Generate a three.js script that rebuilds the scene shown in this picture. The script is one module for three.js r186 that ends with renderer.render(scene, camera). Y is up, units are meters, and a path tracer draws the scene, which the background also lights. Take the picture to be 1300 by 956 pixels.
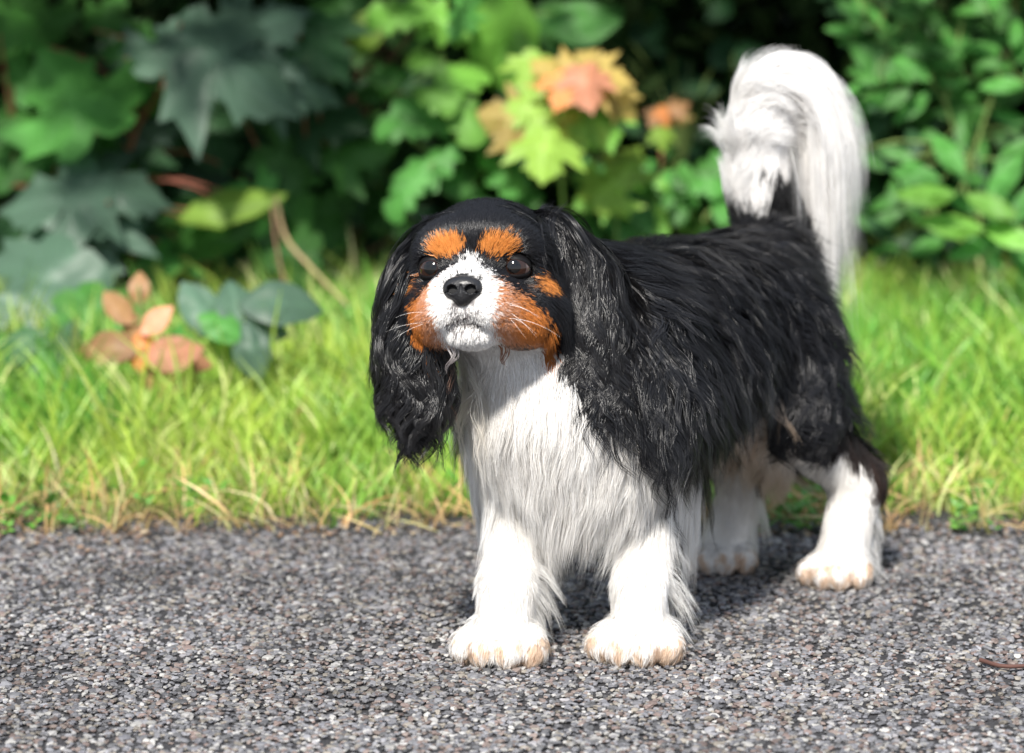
import * as THREE from 'three';
import { createNoise3D } from 'simplex-noise';
import { mergeGeometries } from 'three/addons/utils/BufferGeometryUtils.js';

// ---------------------------------------------------------------- camera, sky, sun, exposure
const scene = new THREE.Scene();
const PITCH = Math.atan(558 / 3770), CAM = new THREE.Vector3(0, 0.63, 2.6), FPX = 3770;
const camera = new THREE.PerspectiveCamera(2 * Math.atan(478 / FPX) * 180 / Math.PI, 1024 / 753, 0.05, 400);
camera.position.copy(CAM);
camera.rotation.x = -PITCH;
camera.focus = 2.55;
camera.userData.fStop = 4.3;
const SUN = new THREE.Vector3(-0.2, 0.70, 0.68).normalize();
{                                                   // bright summer sky: pale blue with broad white cloud
  const W = 256, H = 128, d = new Float32Array(W * H * 4), n = createNoise3D((() => { let k = 7; return () => (k = (k * 16807) % 2147483647) / 2147483647; })());
  for (let y = 0; y < H; y++) for (let x = 0; x < W; x++) {
    const el = ((y + .5) / H - .5) * Math.PI, az = (x + .5) / W * 2 * Math.PI, u = Math.max(Math.sin(el), 0), px = Math.cos(az) * Math.cos(el), pz = Math.sin(az) * Math.cos(el), k = 1.6 / (u + .35);
    const c = Math.min(1, Math.max(0, .5 + .6 * n(px * k, 1, pz * k) + .3 * n(px * k * 2.3, 4, pz * k * 2.3))), i = (y * W + x) * 4, h = Math.pow(1 - u, 3);
    const blue = [.42 + .45 * h, .60 + .33 * h, .92 + .08 * h];
    for (let q = 0; q < 3; q++) d[i + q] = el < 0 ? .3 : blue[q] + (1.15 - blue[q]) * c * .75;
    d[i + 3] = 1;
  }
  const t = new THREE.DataTexture(d, W, H, THREE.RGBAFormat, THREE.FloatType);
  t.mapping = THREE.EquirectangularReflectionMapping; t.magFilter = THREE.LinearFilter; t.needsUpdate = true;
  scene.background = scene.environment = t;
}
scene.environmentIntensity = scene.backgroundIntensity = 0.6;
const sun = new THREE.DirectionalLight(new THREE.Color(1, 0.95, 0.88), 4.6);
sun.name = 'sun';
sun.position.copy(SUN).multiplyScalar(8);
sun.castShadow = true;
sun.shadow.mapSize.set(4096, 4096);
Object.assign(sun.shadow.camera, { left: -3, right: 3, top: 3, bottom: -3, near: 0.5, far: 20 });
sun.shadow.radius = 10;
scene.add(sun, sun.target);
const renderer = new THREE.WebGLRenderer({ antialias: true });
renderer.toneMapping = THREE.LinearToneMapping;
renderer.toneMappingExposure = 1.76;
renderer.shadowMap.enabled = true;

// ---------------------------------------------------------------- helpers
function rng(seed) { let a = seed >>> 0; return () => { a = (a + 0x6d2b79f5) | 0; let t = Math.imul(a ^ (a >>> 15), 1 | a); t = (t + Math.imul(t ^ (t >>> 7), 61 | t)) ^ t; return ((t ^ (t >>> 14)) >>> 0) / 4294967296; }; }
const noise3 = createNoise3D(rng(77));
const { clamp, lerp, smoothstep } = THREE.MathUtils;
const V = (x, y, z) => new THREE.Vector3(x, y, z);
const rad = (d) => d * Math.PI / 180;
const CP = Math.cos(PITCH), SP = Math.sin(PITCH);
function ray(px, py) { const x = (px - 650) / FPX, y = -(py - 478) / FPX; return V(x, y * CP - SP, -y * SP - CP); }  // direction through a place measured in the photograph
function at(px, py, z) { const d = ray(px, py), t = (z - CAM.z) / d.z; return V(CAM.x + d.x * t, CAM.y + d.y * t, z); }
function onGround(px, py, y = 0) { const d = ray(px, py), t = (y - CAM.y) / d.y; return V(CAM.x + d.x * t, y, CAM.z + d.z * t); }
const taken = new Map();
function numbered(name) { const n = taken.get(name) ?? 0; taken.set(name, n + 1); return n ? name + '_' + String(n).padStart(3, '0') : name; }
function shadows(o) { o.castShadow = o.receiveShadow = true; return o; }
function mesh(name, geometry, material, parent = scene) { const m = shadows(new THREE.Mesh(geometry, material)); m.name = parent === scene ? numbered(name) : name; parent.add(m); return m; }
function tag(o, label, category, group, kind) { Object.assign(o.userData, { label, category }, group ? { group } : {}, kind ? { kind } : {}); return o; }
function struct(o) { o.userData.kind = 'structure'; return o; }
function thing(name, label, category, pos, group) { const g = new THREE.Group(); g.name = numbered(name); g.position.copy(pos); scene.add(g); return tag(g, label, category, group); }
function tube(points, r0, r1, segs = 12, sides = 6) {
  const curve = new THREE.CatmullRomCurve3(points), g = new THREE.TubeGeometry(curve, segs, 1, sides, false), p = g.attributes.position, c = new THREE.Vector3();
  for (let i = 0; i <= segs; i++) { curve.getPointAt(i / segs, c); const r = lerp(r0, r1, i / segs); for (let j = 0; j <= sides; j++) { const k = i * (sides + 1) + j; p.setXYZ(k, c.x + (p.getX(k) - c.x) * r, c.y + (p.getY(k) - c.y) * r, c.z + (p.getZ(k) - c.z) * r); } }
  return g;
}
const lin = (r, g, b) => new THREE.Color().setRGB(r, g, b);
function dataMap(size, f, srgb, rep) {
  const d = new Uint8Array(size * size * 4);
  for (let y = 0; y < size; y++) for (let x = 0; x < size; x++) { const c = f(x / size, y / size), i = (y * size + x) * 4; d[i] = c[0]; d[i + 1] = c[1]; d[i + 2] = c[2]; d[i + 3] = 255; }
  const t = new THREE.DataTexture(d, size, size); t.wrapS = t.wrapT = THREE.RepeatWrapping; t.magFilter = t.minFilter = THREE.LinearFilter; t.needsUpdate = true;
  if (srgb) t.colorSpace = THREE.SRGBColorSpace;
  if (rep) t.repeat.set(rep, rep);
  return t;
}
const torus3 = (u, v, f, s = 0) => { const a = u * 2 * Math.PI, b = v * 2 * Math.PI, R = f / 6.283; return noise3(Math.cos(a) * R + 3 * Math.cos(b) * R * 0.37 + s, Math.sin(a) * R + Math.sin(b) * R * 0.9, Math.cos(b) * R * 1.1 + s * 0.7); };

// ---------------------------------------------------------------- ground, path, soil edge
const EDGE = onGround(0, 668).z;                    // where the grass begins
const soilMap = dataMap(256, (u, v) => { const n = 0.5 + 0.25 * torus3(u, v, 14) + 0.25 * torus3(u, v, 60, 9); return [70 + 60 * n, 56 + 46 * n, 42 + 34 * n]; }, true, 1);
const soilMat = new THREE.MeshStandardMaterial({ map: soilMap, bumpMap: soilMap, bumpScale: 0.01, roughness: 1 });
{
  const g = new THREE.PlaneGeometry(240, 240, 1, 1); g.rotateX(-Math.PI / 2);
  const uv = g.attributes.uv; for (let i = 0; i < uv.count; i++) uv.setXY(i, uv.getX(i) * 400, uv.getY(i) * 400);
  const m = struct(mesh('ground', g, soilMat)); m.position.y = -0.02;
}
const tarMap = dataMap(512, (u, v) => {
  const a = torus3(u, v, 150), b = torus3(u, v, 320, 5), c = torus3(u, v, 10, 2), n = clamp(0.42 + 0.3 * a + 0.3 * b + 0.1 * c, 0, 1);
  return [20 + 60 * n, 20 + 58 * n, 22 + 58 * n];
}, true, 1);
const tarMat = new THREE.MeshStandardMaterial({ map: tarMap, bumpMap: tarMap, bumpScale: 0.004, roughness: 0.8 });
const path = struct(new THREE.Group()); path.name = 'asphalt_path'; scene.add(path);
{
  const nx = 120, nz = 60, g = new THREE.PlaneGeometry(40, 5.2, nx, nz); g.rotateX(-Math.PI / 2);
  const p = g.attributes.position, uv = g.attributes.uv;
  for (let i = 0; i < p.count; i++) {
    let x = p.getX(i), z = p.getZ(i) + EDGE - 0.07 + 2.6;
    x = Math.sign(x) * Math.pow(Math.abs(x) / 20, 2.2) * 20;
    if (Math.abs(z - (EDGE - 0.07)) < 0.02) z += 0.045 * noise3(x * 5, 0, 3) + 0.012 * noise3(x * 23, 0, 8);
    p.setXYZ(i, x, 0.0015 * noise3(x * 6, z * 6, 1) - 0.002, z);
    uv.setXY(i, x / 0.5, z / 0.5);
  }
  g.computeVertexNormals();
  mesh('tar_surface', g, tarMat, path);
}
// pebbles bedded in the tar: the largest as pieces, the others joined
{
  const R = rng(5), vars = [];
  for (let k = 0; k < 5; k++) {
    const g = new THREE.IcosahedronGeometry(1, 1), p = g.attributes.position;
    for (let i = 0; i < p.count; i++) { const x = p.getX(i), y = p.getY(i), z = p.getZ(i), s = 1 + 0.34 * noise3(x * 1.1 + k * 7, y * 1.1, z * 1.1) + 0.12 * noise3(x * 3 + k, y * 3, z * 3); p.setXYZ(i, x * s, Math.min(y * s, 0.72 + 0.1 * x), z * s); }
    g.computeVertexNormals(); vars.push(g);
  }
  const tones = [[.30, .29, .30], [.22, .22, .235], [.16, .16, .175], [.42, .41, .40], [.14, .14, .15], [.24, .19, .17], [.30, .27, .23], [.22, .165, .15], [.19, .19, .21], [.44, .43, .41], [.28, .28, .30], [.12, .12, .125]];
  const mats = tones.map((t) => new THREE.MeshStandardMaterial({ color: lin(...t.map((q) => q * .62)), roughness: 0.62 }));
  const many = new THREE.MeshStandardMaterial({ color: 0xffffff, roughness: 0.62 });
  const spots = [];
  const place = (x, z, s) => { const q = new THREE.Quaternion().setFromEuler(new THREE.Euler((R() - .5) * .5, R() * 6.28, (R() - .5) * .5)); return new THREE.Matrix4().compose(V(x, s * (-0.26 + 0.2 * R()), z), q, V(s * (0.75 + 0.55 * R()), s * (0.5 + 0.3 * R()), s * (0.75 + 0.5 * R()))); };
  for (let i = 0; i < 80000; i++) {
    const x = (R() + R() + R() - 1.5) * 1.35, z = EDGE - 0.03 + Math.pow(R(), 0.9) * 1.12;
    if (z < EDGE + 0.06 && R() < 0.5) continue;
    const s = 0.0016 + 0.0024 * R() * R() + (R() < 0.08 ? 0.0014 * R() : 0);
    spots.push([place(x, z, s), R(), 1 + .3 * noise3(x * 2.3, z * 3.5, 4) + .18 * noise3(x * 9, z * 12, 8)]);
  }
  for (let k = 0; k < vars.length; k++) {
    const mine = spots.filter((_, i) => i % vars.length === k), im = shadows(new THREE.InstancedMesh(vars[k], many, mine.length)), c = new THREE.Color();
    im.name = 'gravel'; im.userData.kind = 'stuff';
    mine.forEach(([m, r, tone], i) => { im.setMatrixAt(i, m); const t = tones[Math.floor(r * tones.length)], j = 0.5 + 0.5 * ((r * 977) % 1); const w = .82 * tone; im.setColorAt(i, c.setRGB(t[0] * j * w, t[1] * j * w, t[2] * j * w)); });
    path.add(im);
  }
  for (let i = 0; i < 200; i++) {
    const x = (R() - .5) * 1.5, z = onGround(650, 700 + R() * 250).z, s = 0.0042 + 0.0022 * R() * R(), m = mesh('pebble', vars[i % 5], mats[Math.floor(R() * 10.9)], path);
    m.applyMatrix4(place(x, z, s));
  }
}
// ---------------------------------------------------------------- leaves
function leafGeo(half, { fold = .25, curl = .3, ripple = .03, cx = 0, cy = .32, seed = 1 }) {
  const out = [...half, ...half.slice(1, -1).reverse().map(([x, y]) => [-x * .96, y])], n = out.length, pos = [], col = [], idx = [];
  const push = (x, y, c) => { pos.push(x, y, -fold * Math.abs(x) * (1 - .4 * Math.abs(x)) - curl * (y - .3) ** 2 + ripple * noise3(x * 5, y * 5, seed)); col.push(c * 1.04, c, c * .96); };
  push(cx, cy, 1.25);
  for (const r of [.35, .7, 1]) for (const [x, y] of out) push(cx + (x - cx) * r, cy + (y - cy) * r, r === 1 ? .9 : Math.abs(x) < .05 ? 1.2 : 1);
  for (let i = 0; i < n; i++) { const j = (i + 1) % n; idx.push(0, 1 + j, 1 + i); for (let r = 0; r < 2; r++) { const a = 1 + r * n + i, b = 1 + r * n + j; idx.push(a, b, b + n, a, b + n, a + n); } }
  const g = new THREE.BufferGeometry(); g.setAttribute('position', new THREE.Float32BufferAttribute(pos, 3)); g.setAttribute('color', new THREE.Float32BufferAttribute(col, 3)); g.setIndex(idx); g.computeVertexNormals();
  return g;
}
const MAPLE = [[0, 0], [.1, -.07], [.26, -.05], [.36, .02], [.31, .10], [.42, .16], [.62, .24], [.53, .31], [.59, .43], [.68, .60], [.50, .54], [.42, .50], [.28, .46], [.26, .54], [.34, .68], [.23, .69], [.19, .80], [.09, .85], [0, 1]];
const OAK = [[0, 0], [.05, .1], [.17, .17], [.12, .25], [.25, .36], [.23, .43], [.14, .47], [.31, .6], [.28, .69], [.17, .71], [.26, .85], [.17, .95], [0, 1]];
const OVAL = [[0, 0], [.07, .08], [.14, .2], [.19, .36], [.2, .52], [.17, .68], [.11, .83], [.05, .93], [0, 1]], WIDE = OVAL.map(([x, y]) => [x * 1.6, y]);
const LEAF = {};
for (const [k, half, cy] of [['maple', MAPLE, .32], ['oak', OAK, .45], ['oval', OVAL, .45], ['wide', WIDE, .45]]) LEAF[k] = [[.12, .15], [.35, .4], [.5, .1], [.05, .6]].map(([fold, curl], i) => leafGeo(half, { fold, curl, ripple: .05, cy, seed: i * 5 + k.length }));
const leafMats = {};
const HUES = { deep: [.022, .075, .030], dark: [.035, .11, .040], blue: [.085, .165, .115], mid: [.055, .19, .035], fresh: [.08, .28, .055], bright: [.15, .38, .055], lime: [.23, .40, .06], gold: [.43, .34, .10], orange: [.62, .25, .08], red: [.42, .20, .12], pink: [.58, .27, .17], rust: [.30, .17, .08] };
for (const k in HUES) leafMats[k] = [.8, 1, 1.2].map((s) => new THREE.MeshPhysicalMaterial({ color: lin(...HUES[k].map((c) => c * s)), vertexColors: true, roughness: k === 'blue' ? .45 : .52, specularIntensity: .45, transmission: .35, thickness: 0, side: THREE.DoubleSide }));
const RP = rng(404), barkMat = new THREE.MeshStandardMaterial({ color: lin(.16, .085, .05), roughness: .8 }), greenStem = new THREE.MeshStandardMaterial({ color: lin(.16, .24, .06), roughness: .7 }), redStem = new THREE.MeshStandardMaterial({ color: lin(.30, .10, .06), roughness: .6 }), strawMat = new THREE.MeshStandardMaterial({ color: lin(.34, .25, .13), roughness: .8 });
// a plant: its stems as lists of places, each leaf [x, y, length, way of the tip in degrees, hue, z offset] by its place in the photograph
function plant(name, label, category, z, kind, stems, leaves, { stemMat = barkMat, r = .004, up = .45, group } = {}) {
  const foot = at(stems[0][0][0], stems[0][0][1], z), base = V(foot.x, 0, z), t = thing(name, label, category, base, group), sp = [], parts = [];
  for (const s of stems) { const pp = s.map(([x, y, dz = 0]) => at(x, y, z + dz).sub(base)); if (s === stems[0]) { const f = pp[0].clone(); f.y = -.02; if (pp[0].y > .03) pp.unshift(f); } parts.push(tube(pp, r, r * .5, 10, 5)); new THREE.CatmullRomCurve3(pp).getPoints(24).forEach((q) => sp.push(q)); }
  const leafMeshes = [];
  for (const [x, y, len, roll, hue, dz = 0, nx, ny] of leaves) {
    const zz = z + dz + (RP() - .5) * .05, c = at(x, y, zz).sub(base), L = len * (CAM.z - zz) / FPX, N = V(nx ?? (RP() - .5) * .7, (ny ?? up) + (RP() - .5) * .35, .8).normalize(), a = rad(roll), T = V(Math.sin(a), Math.cos(a), 0);
    T.addScaledVector(N, -T.dot(N)).normalize();
    const X = T.clone().cross(N), m = new THREE.Matrix4().makeBasis(X, T, N), foot2 = c.clone().addScaledVector(T, -L * .45);
    m.scale(V(L, L, L)).setPosition(foot2);
    leafMeshes.push([LEAF[kind][Math.floor(RP() * 4)], leafMats[hue][Math.floor(RP() * 3)], m]);
    let best = sp[0], bd = 9; for (const q of sp) { const d = q.distanceTo(foot2); if (d < bd) { bd = d; best = q; } }
    if (bd < .3 && bd > .004) parts.push(tube([best, best.clone().lerp(foot2, .5).add(V(0, .12 * bd, 0)), foot2], r * .35, r * .3, 5, 4));
  }
  mesh('stem', mergeGeometries(parts), stemMat, t);
  for (const [g, mat, m] of leafMeshes) mesh('leaf', g, mat, t).applyMatrix4(m);
  return t;
}
// sprigs of paired leaves along a line
function sprig(x0, y0, x1, y1, n, len, hue, dz = 0) {
  const out = [], dir = Math.atan2(x1 - x0, -(y1 - y0)) * 180 / Math.PI;
  for (let i = 0; i < n; i++) { const t = (i + .5) / n, x = lerp(x0, x1, t), y = lerp(y0, y1, t), l = len * (1.1 - .35 * t) * (.85 + .3 * RP()); for (const s of [-1, 1]) { const a = dir + s * (52 - 14 * t) + (RP() - .5) * 24; out.push([x + Math.sin(rad(a)) * l * .5, y - Math.cos(rad(a)) * l * .5, l, a, hue[Math.floor(RP() * hue.length)], dz + (RP() - .5) * .06]); } }
  out.push([x1 + Math.sin(rad(dir)) * len * .35, y1 - Math.cos(rad(dir)) * len * .35, len * .8, dir, hue[0], dz]);
  return out;
}
function scatter(x0, y0, x1, y1, n, l0, l1, hues, dz = 0, roll = null) { const o = []; for (let i = 0; i < n; i++) o.push([lerp(x0, x1, RP()), lerp(y0, y1, RP()), lerp(l0, l1, RP()), roll === null ? RP() * 360 : roll + (RP() - .5) * 120, hues[Math.floor(RP() * hues.length)], dz + (RP() - .5) * .2]); return o; }

plant('maple_sapling', 'large dusky maple sapling with bluish green leaves at the far left', 'maple sapling', -1.85, 'maple',
  [[[140, 520], [145, 275], [175, 160], [205, 112], [250, 20]], [[145, 275], [90, 250], [20, 235]], [[205, 112], [300, 60], [380, 60]], [[140, 420], [90, 330], [40, 330]]],
  [[85, 115, 165, -30, 'fresh', .06, -.1, .35], [25, 160, 120, -80, 'mid', .02], [225, 55, 120, 20, 'blue', .1, .2, .5], [300, 80, 190, 125, 'blue', .12, .25, .55], [330, 30, 130, 60, 'blue', .05, -.1, .6], [375, 95, 130, 110, 'blue', .02], [410, 60, 110, 150, 'dark', 0], [190, 158, 90, 80, 'blue', 0],
  [70, 255, 150, -85, 'blue', .1, 0, .75], [150, 240, 130, 95, 'blue', .1, 0, .8], [110, 320, 140, 172, 'blue', .12, .1, .3], [95, 225, 80, 100, 'mid', 0], [45, 370, 170, -150, 'blue', .35, -.2, .4], [15, 300, 130, -60, 'dark'], [60, 430, 150, 200, 'blue', .4], [120, 410, 110, 160, 'mid', .4], [20, 480, 130, 170, 'mid', .42],
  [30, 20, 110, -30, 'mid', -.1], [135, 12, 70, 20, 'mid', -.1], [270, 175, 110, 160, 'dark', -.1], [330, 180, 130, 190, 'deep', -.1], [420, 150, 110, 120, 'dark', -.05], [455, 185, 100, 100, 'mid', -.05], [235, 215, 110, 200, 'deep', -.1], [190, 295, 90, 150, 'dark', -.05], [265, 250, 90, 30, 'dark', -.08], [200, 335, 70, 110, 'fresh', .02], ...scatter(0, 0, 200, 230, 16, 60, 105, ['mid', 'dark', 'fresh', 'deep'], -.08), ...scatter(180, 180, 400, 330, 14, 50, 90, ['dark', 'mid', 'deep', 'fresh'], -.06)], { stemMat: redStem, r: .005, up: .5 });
plant('folded_leaf_plant', 'low plant with one yellow green leaf folded along its pale midrib', 'leafy plant', -1.9, 'oval',
  [[[215, 400], [225, 325], [290, 270], [335, 250]]], [[285, 262, 150, 66, 'lime', .08, -.1, .75], [272, 296, 160, 60, 'mid', .06, -.2, .05], [235, 268, 100, 60, 'mid', .02], [325, 290, 90, 120, 'mid', .03], [225, 340, 70, 100, 'fresh'], [300, 330, 80, 150, 'dark', 0]], { stemMat: greenStem });
plant('red_seedling', 'small seedling with red brown young leaves rising from the grass', 'seedling', -1.05, 'wide',
  [[[190, 560], [185, 470], [178, 400], [176, 362]]],
  [[176, 368, 46, 0, 'rust', 0, 0, .2], [152, 392, 60, -28, 'rust', .02], [196, 408, 56, 45, 'pink', .02], [140, 440, 84, -78, 'rust', .06, 0, .6], [215, 448, 84, 72, 'red', .06, .1, .6], [180, 440, 60, 180, 'orange', .05], [208, 486, 74, 165, 'rust', .07, 0, .3], [168, 415, 48, -20, 'rust'], [245, 455, 50, 100, 'red', 0]], { stemMat: greenStem, r: .003 });
plant('silver_leaf_plant', 'low plant with silvery blue green leaves beside the red seedling', 'leafy plant', -1.15, 'wide',
  [[[315, 520], [312, 450], [310, 410], [330, 380]]],
  [[258, 395, 92, -25, 'blue', 0], [300, 390, 84, 0, 'blue', .03], [350, 382, 110, 85, 'blue', .05, 0, .8], [318, 440, 80, 165, 'blue', .06], [285, 415, 70, -60, 'fresh', .03], [275, 450, 70, 200, 'lime', .02], [335, 412, 66, 110, 'blue', .03], [240, 420, 60, -70, 'mid', 0]], { stemMat: greenStem, r: .003 });
plant('ground_clump', 'dark green leafy clump at the foot of the far left leaves', 'leafy plant', -1.2, 'wide',
  [[[60, 560], [65, 480], [80, 430]], [[65, 500], [30, 450]]], [...scatter(0, 420, 150, 520, 16, 40, 80, ['mid', 'fresh', 'dark', 'mid']), [52, 470, 46, 60, 'blue', .1, 0, .9]], { stemMat: greenStem, r: .003 });
plant('oak_sapling', "bright green sapling with lobed leaves above the dog's head", 'sapling', -1.8, 'oak',
  [[[600, 420], [590, 260], [575, 150], [560, 60]], [[590, 230], [540, 190], [510, 170]], [[590, 250], [545, 230], [515, 240]], [[590, 250], [620, 210], [640, 200]]],
  [[545, 150, 95, -60, 'fresh', .06], [520, 160, 80, -80, 'fresh', .04], [575, 105, 100, 40, 'bright', .08, 0, .5], [545, 80, 70, -50, 'bright', .06], [590, 140, 90, 165, 'bright', .1, .1, .2], [550, 205, 110, -130, 'fresh', .08], [520, 240, 80, -140, 'fresh', .08], [615, 160, 100, 100, 'fresh', .02], [630, 205, 100, 150, 'fresh', .02], [585, 200, 100, 190, 'mid', 0], [600, 250, 80, 160, 'mid', 0], [560, 30, 110, -60, 'bright', .04], [510, 20, 90, -80, 'bright', .02], [590, 20, 90, 30, 'fresh', .02], [500, 95, 60, -70, 'mid', -.05], [545, 120, 70, 120, 'bright', .1], [655, 240, 70, 130, 'mid', 0]], { stemMat: greenStem });
plant('strap_leaf_plant', 'upright plant with one broad vertical bright leaf near the top edge', 'leafy plant', -1.85, 'wide',
  [[[650, 420], [652, 200], [648, 90], [640, -30]]], [[640, 45, 150, 185, 'bright', .05, .1, .05], [655, 80, 110, 175, 'bright', .04, -.2, .05], [620, 20, 100, 200, 'fresh', 0], [735, 28, 100, 85, 'fresh', .02, 0, .5], [715, 45, 90, 120, 'mid', 0], [700, 20, 80, 60, 'mid', -.05], [765, 20, 60, 60, 'mid', -.1]], { stemMat: greenStem });
plant('autumn_maple', 'young maple with orange and yellow green leaves in the centre', 'maple sapling', -1.75, 'maple',
  [[[720, 420], [715, 260], [710, 170], [718, 95]], [[712, 180], [660, 150], [625, 150]], [[712, 180], [690, 200]], [[714, 130], [770, 100], [800, 130]]],
  [[745, 112, 66, 170, 'pink', .1, .1, .25], [715, 116, 56, 200, 'orange', .09, -.1, .25], [772, 98, 66, 100, 'gold', .08, 0, .5], [770, 115, 60, 150, 'gold', .06], [740, 80, 60, 30, 'gold', .06, 0, .7], [698, 88, 64, -40, 'gold', .06, 0, .7], [676, 96, 66, -160, 'lime', .05, 0, .3], [640, 148, 78, -75, 'gold', .06, 0, .5], [665, 140, 70, -100, 'lime', .05], [692, 195, 84, 185, 'lime', .1, 0, .35], [765, 160, 68, 160, 'bright', .05], [745, 170, 50, 140, 'bright', .03], [795, 135, 44, 140, 'gold', .03], [722, 150, 50, 160, 'lime', .04], [655, 165, 50, 150, 'gold', .02]], { stemMat: greenStem });
plant('lime_maple_twig', "yellow green maple twig low behind the dog's neck", 'seedling', -1.85, 'maple',
  [[[785, 420], [783, 300], [780, 240]]], [[775, 232, 76, 40, 'lime', .06, -.1, .3], [800, 205, 60, 30, 'lime', .02], [755, 250, 60, -120, 'bright', .02], [740, 225, 40, -80, 'mid']], { stemMat: greenStem });
plant('rusty_twig', 'thin twig with small rust and yellow leaves left of the tail', 'seedling', -1.95, 'maple',
  [[[845, 420], [842, 260], [840, 170], [850, 130]]], [[848, 148, 32, 190, 'orange', .05], [862, 134, 30, 60, 'rust', .04], [842, 176, 34, 175, 'lime', .04], [832, 150, 28, -150, 'rust', 0], [870, 146, 24, 120, 'gold', 0]], { stemMat: redStem, r: .003 });
plant('low_bush', "leafy green bush behind the dog's back, left of the tail", 'bush', -2.0, 'wide',
  [[[880, 420], [880, 260], [870, 200]], [[880, 300], [800, 250], [760, 240]], [[880, 300], [920, 240], [935, 215]]],
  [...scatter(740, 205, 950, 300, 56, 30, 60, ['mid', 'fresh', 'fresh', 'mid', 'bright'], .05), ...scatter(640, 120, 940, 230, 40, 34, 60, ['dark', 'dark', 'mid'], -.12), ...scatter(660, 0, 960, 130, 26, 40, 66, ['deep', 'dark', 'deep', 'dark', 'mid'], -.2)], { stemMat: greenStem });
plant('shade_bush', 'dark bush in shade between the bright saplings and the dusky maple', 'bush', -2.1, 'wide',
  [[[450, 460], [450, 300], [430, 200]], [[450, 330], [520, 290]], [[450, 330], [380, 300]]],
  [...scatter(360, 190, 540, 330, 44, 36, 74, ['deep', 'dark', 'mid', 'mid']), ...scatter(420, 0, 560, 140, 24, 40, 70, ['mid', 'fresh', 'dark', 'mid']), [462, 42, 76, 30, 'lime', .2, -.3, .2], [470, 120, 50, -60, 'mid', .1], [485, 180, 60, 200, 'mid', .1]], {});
plant('tall_shrub', 'light green shrub with long leaves in the upper right corner', 'shrub', -1.9, 'oval',
  [[[1230, 400], [1225, 230], [1190, 110], [1100, 20]], [[1225, 230], [1260, 120], [1290, 30]], [[1200, 130], [1215, 60], [1230, -20]], [[1166, 100], [1120, 70]]],
  [...sprig(1166, 110, 1095, 30, 5, 62, ['fresh', 'mid', 'fresh']), ...sprig(1215, 100, 1166, 20, 4, 62, ['mid', 'fresh']), ...sprig(1266, 150, 1210, 60, 5, 64, ['fresh', 'mid']), ...sprig(1310, 120, 1250, 10, 5, 56, ['fresh', 'mid'], .05), ...sprig(1190, 110, 1110, 110, 4, 56, ['fresh', 'mid'], .06), ...sprig(1320, 60, 1266, -40, 4, 56, ['fresh', 'mid']), ...sprig(1166, 40, 1066, -20, 4, 58, ['mid', 'dark'], -.1), ...scatter(1090, 0, 1300, 190, 46, 44, 72, ['mid', 'fresh', 'dark', 'mid'], -.08)], { stemMat: greenStem, r: .003, up: .5 });
plant('broad_shrub', 'low shrub of long broad leaves at the right edge above the grass', 'shrub', -1.7, 'oval',
  [[[1260, 430], [1250, 330], [1240, 250], [1230, 200]], [[1250, 330], [1290, 260], [1320, 230]], [[1252, 330], [1200, 290]]],
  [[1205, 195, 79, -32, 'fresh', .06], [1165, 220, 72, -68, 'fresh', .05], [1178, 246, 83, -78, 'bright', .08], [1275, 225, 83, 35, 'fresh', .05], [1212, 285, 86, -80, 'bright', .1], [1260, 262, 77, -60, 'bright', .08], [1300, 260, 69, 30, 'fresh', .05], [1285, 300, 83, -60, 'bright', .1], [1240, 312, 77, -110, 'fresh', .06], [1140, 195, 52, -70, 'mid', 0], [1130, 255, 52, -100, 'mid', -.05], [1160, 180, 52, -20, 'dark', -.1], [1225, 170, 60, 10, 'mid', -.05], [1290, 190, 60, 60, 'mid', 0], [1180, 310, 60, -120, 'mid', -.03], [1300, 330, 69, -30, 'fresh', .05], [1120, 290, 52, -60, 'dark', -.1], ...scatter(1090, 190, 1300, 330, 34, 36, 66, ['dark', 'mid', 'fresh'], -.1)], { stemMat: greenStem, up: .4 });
tag(mesh('fallen_twig', tube([at(350, 250, -1.75), at(362, 300, -1.74), at(395, 340, -1.7), at(442, 388, -1.6)], .0035, .0025, 14, 6), strawMat), 'pale brown dry twig leaning down into the grass left of the dog', 'twig');
tag(mesh('reed_stalk', tube([onGround(380, 470), at(372, 400, -1.5), at(352, 320, -1.52), at(345, 262, -1.54)], .003, .002, 10, 5), barkMat), 'thin brown upright stalk above the grass left of the dog', 'stalk');
tag(mesh('dark_twig', tube([onGround(1245, 838, .004), onGround(1275, 846, .005), onGround(1330, 843, .004)], .0022, .0015, 8, 6), new THREE.MeshStandardMaterial({ color: lin(.09, .04, .03), roughness: .8 })), 'short dark twig lying on the asphalt at the lower right', 'twig');

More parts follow.
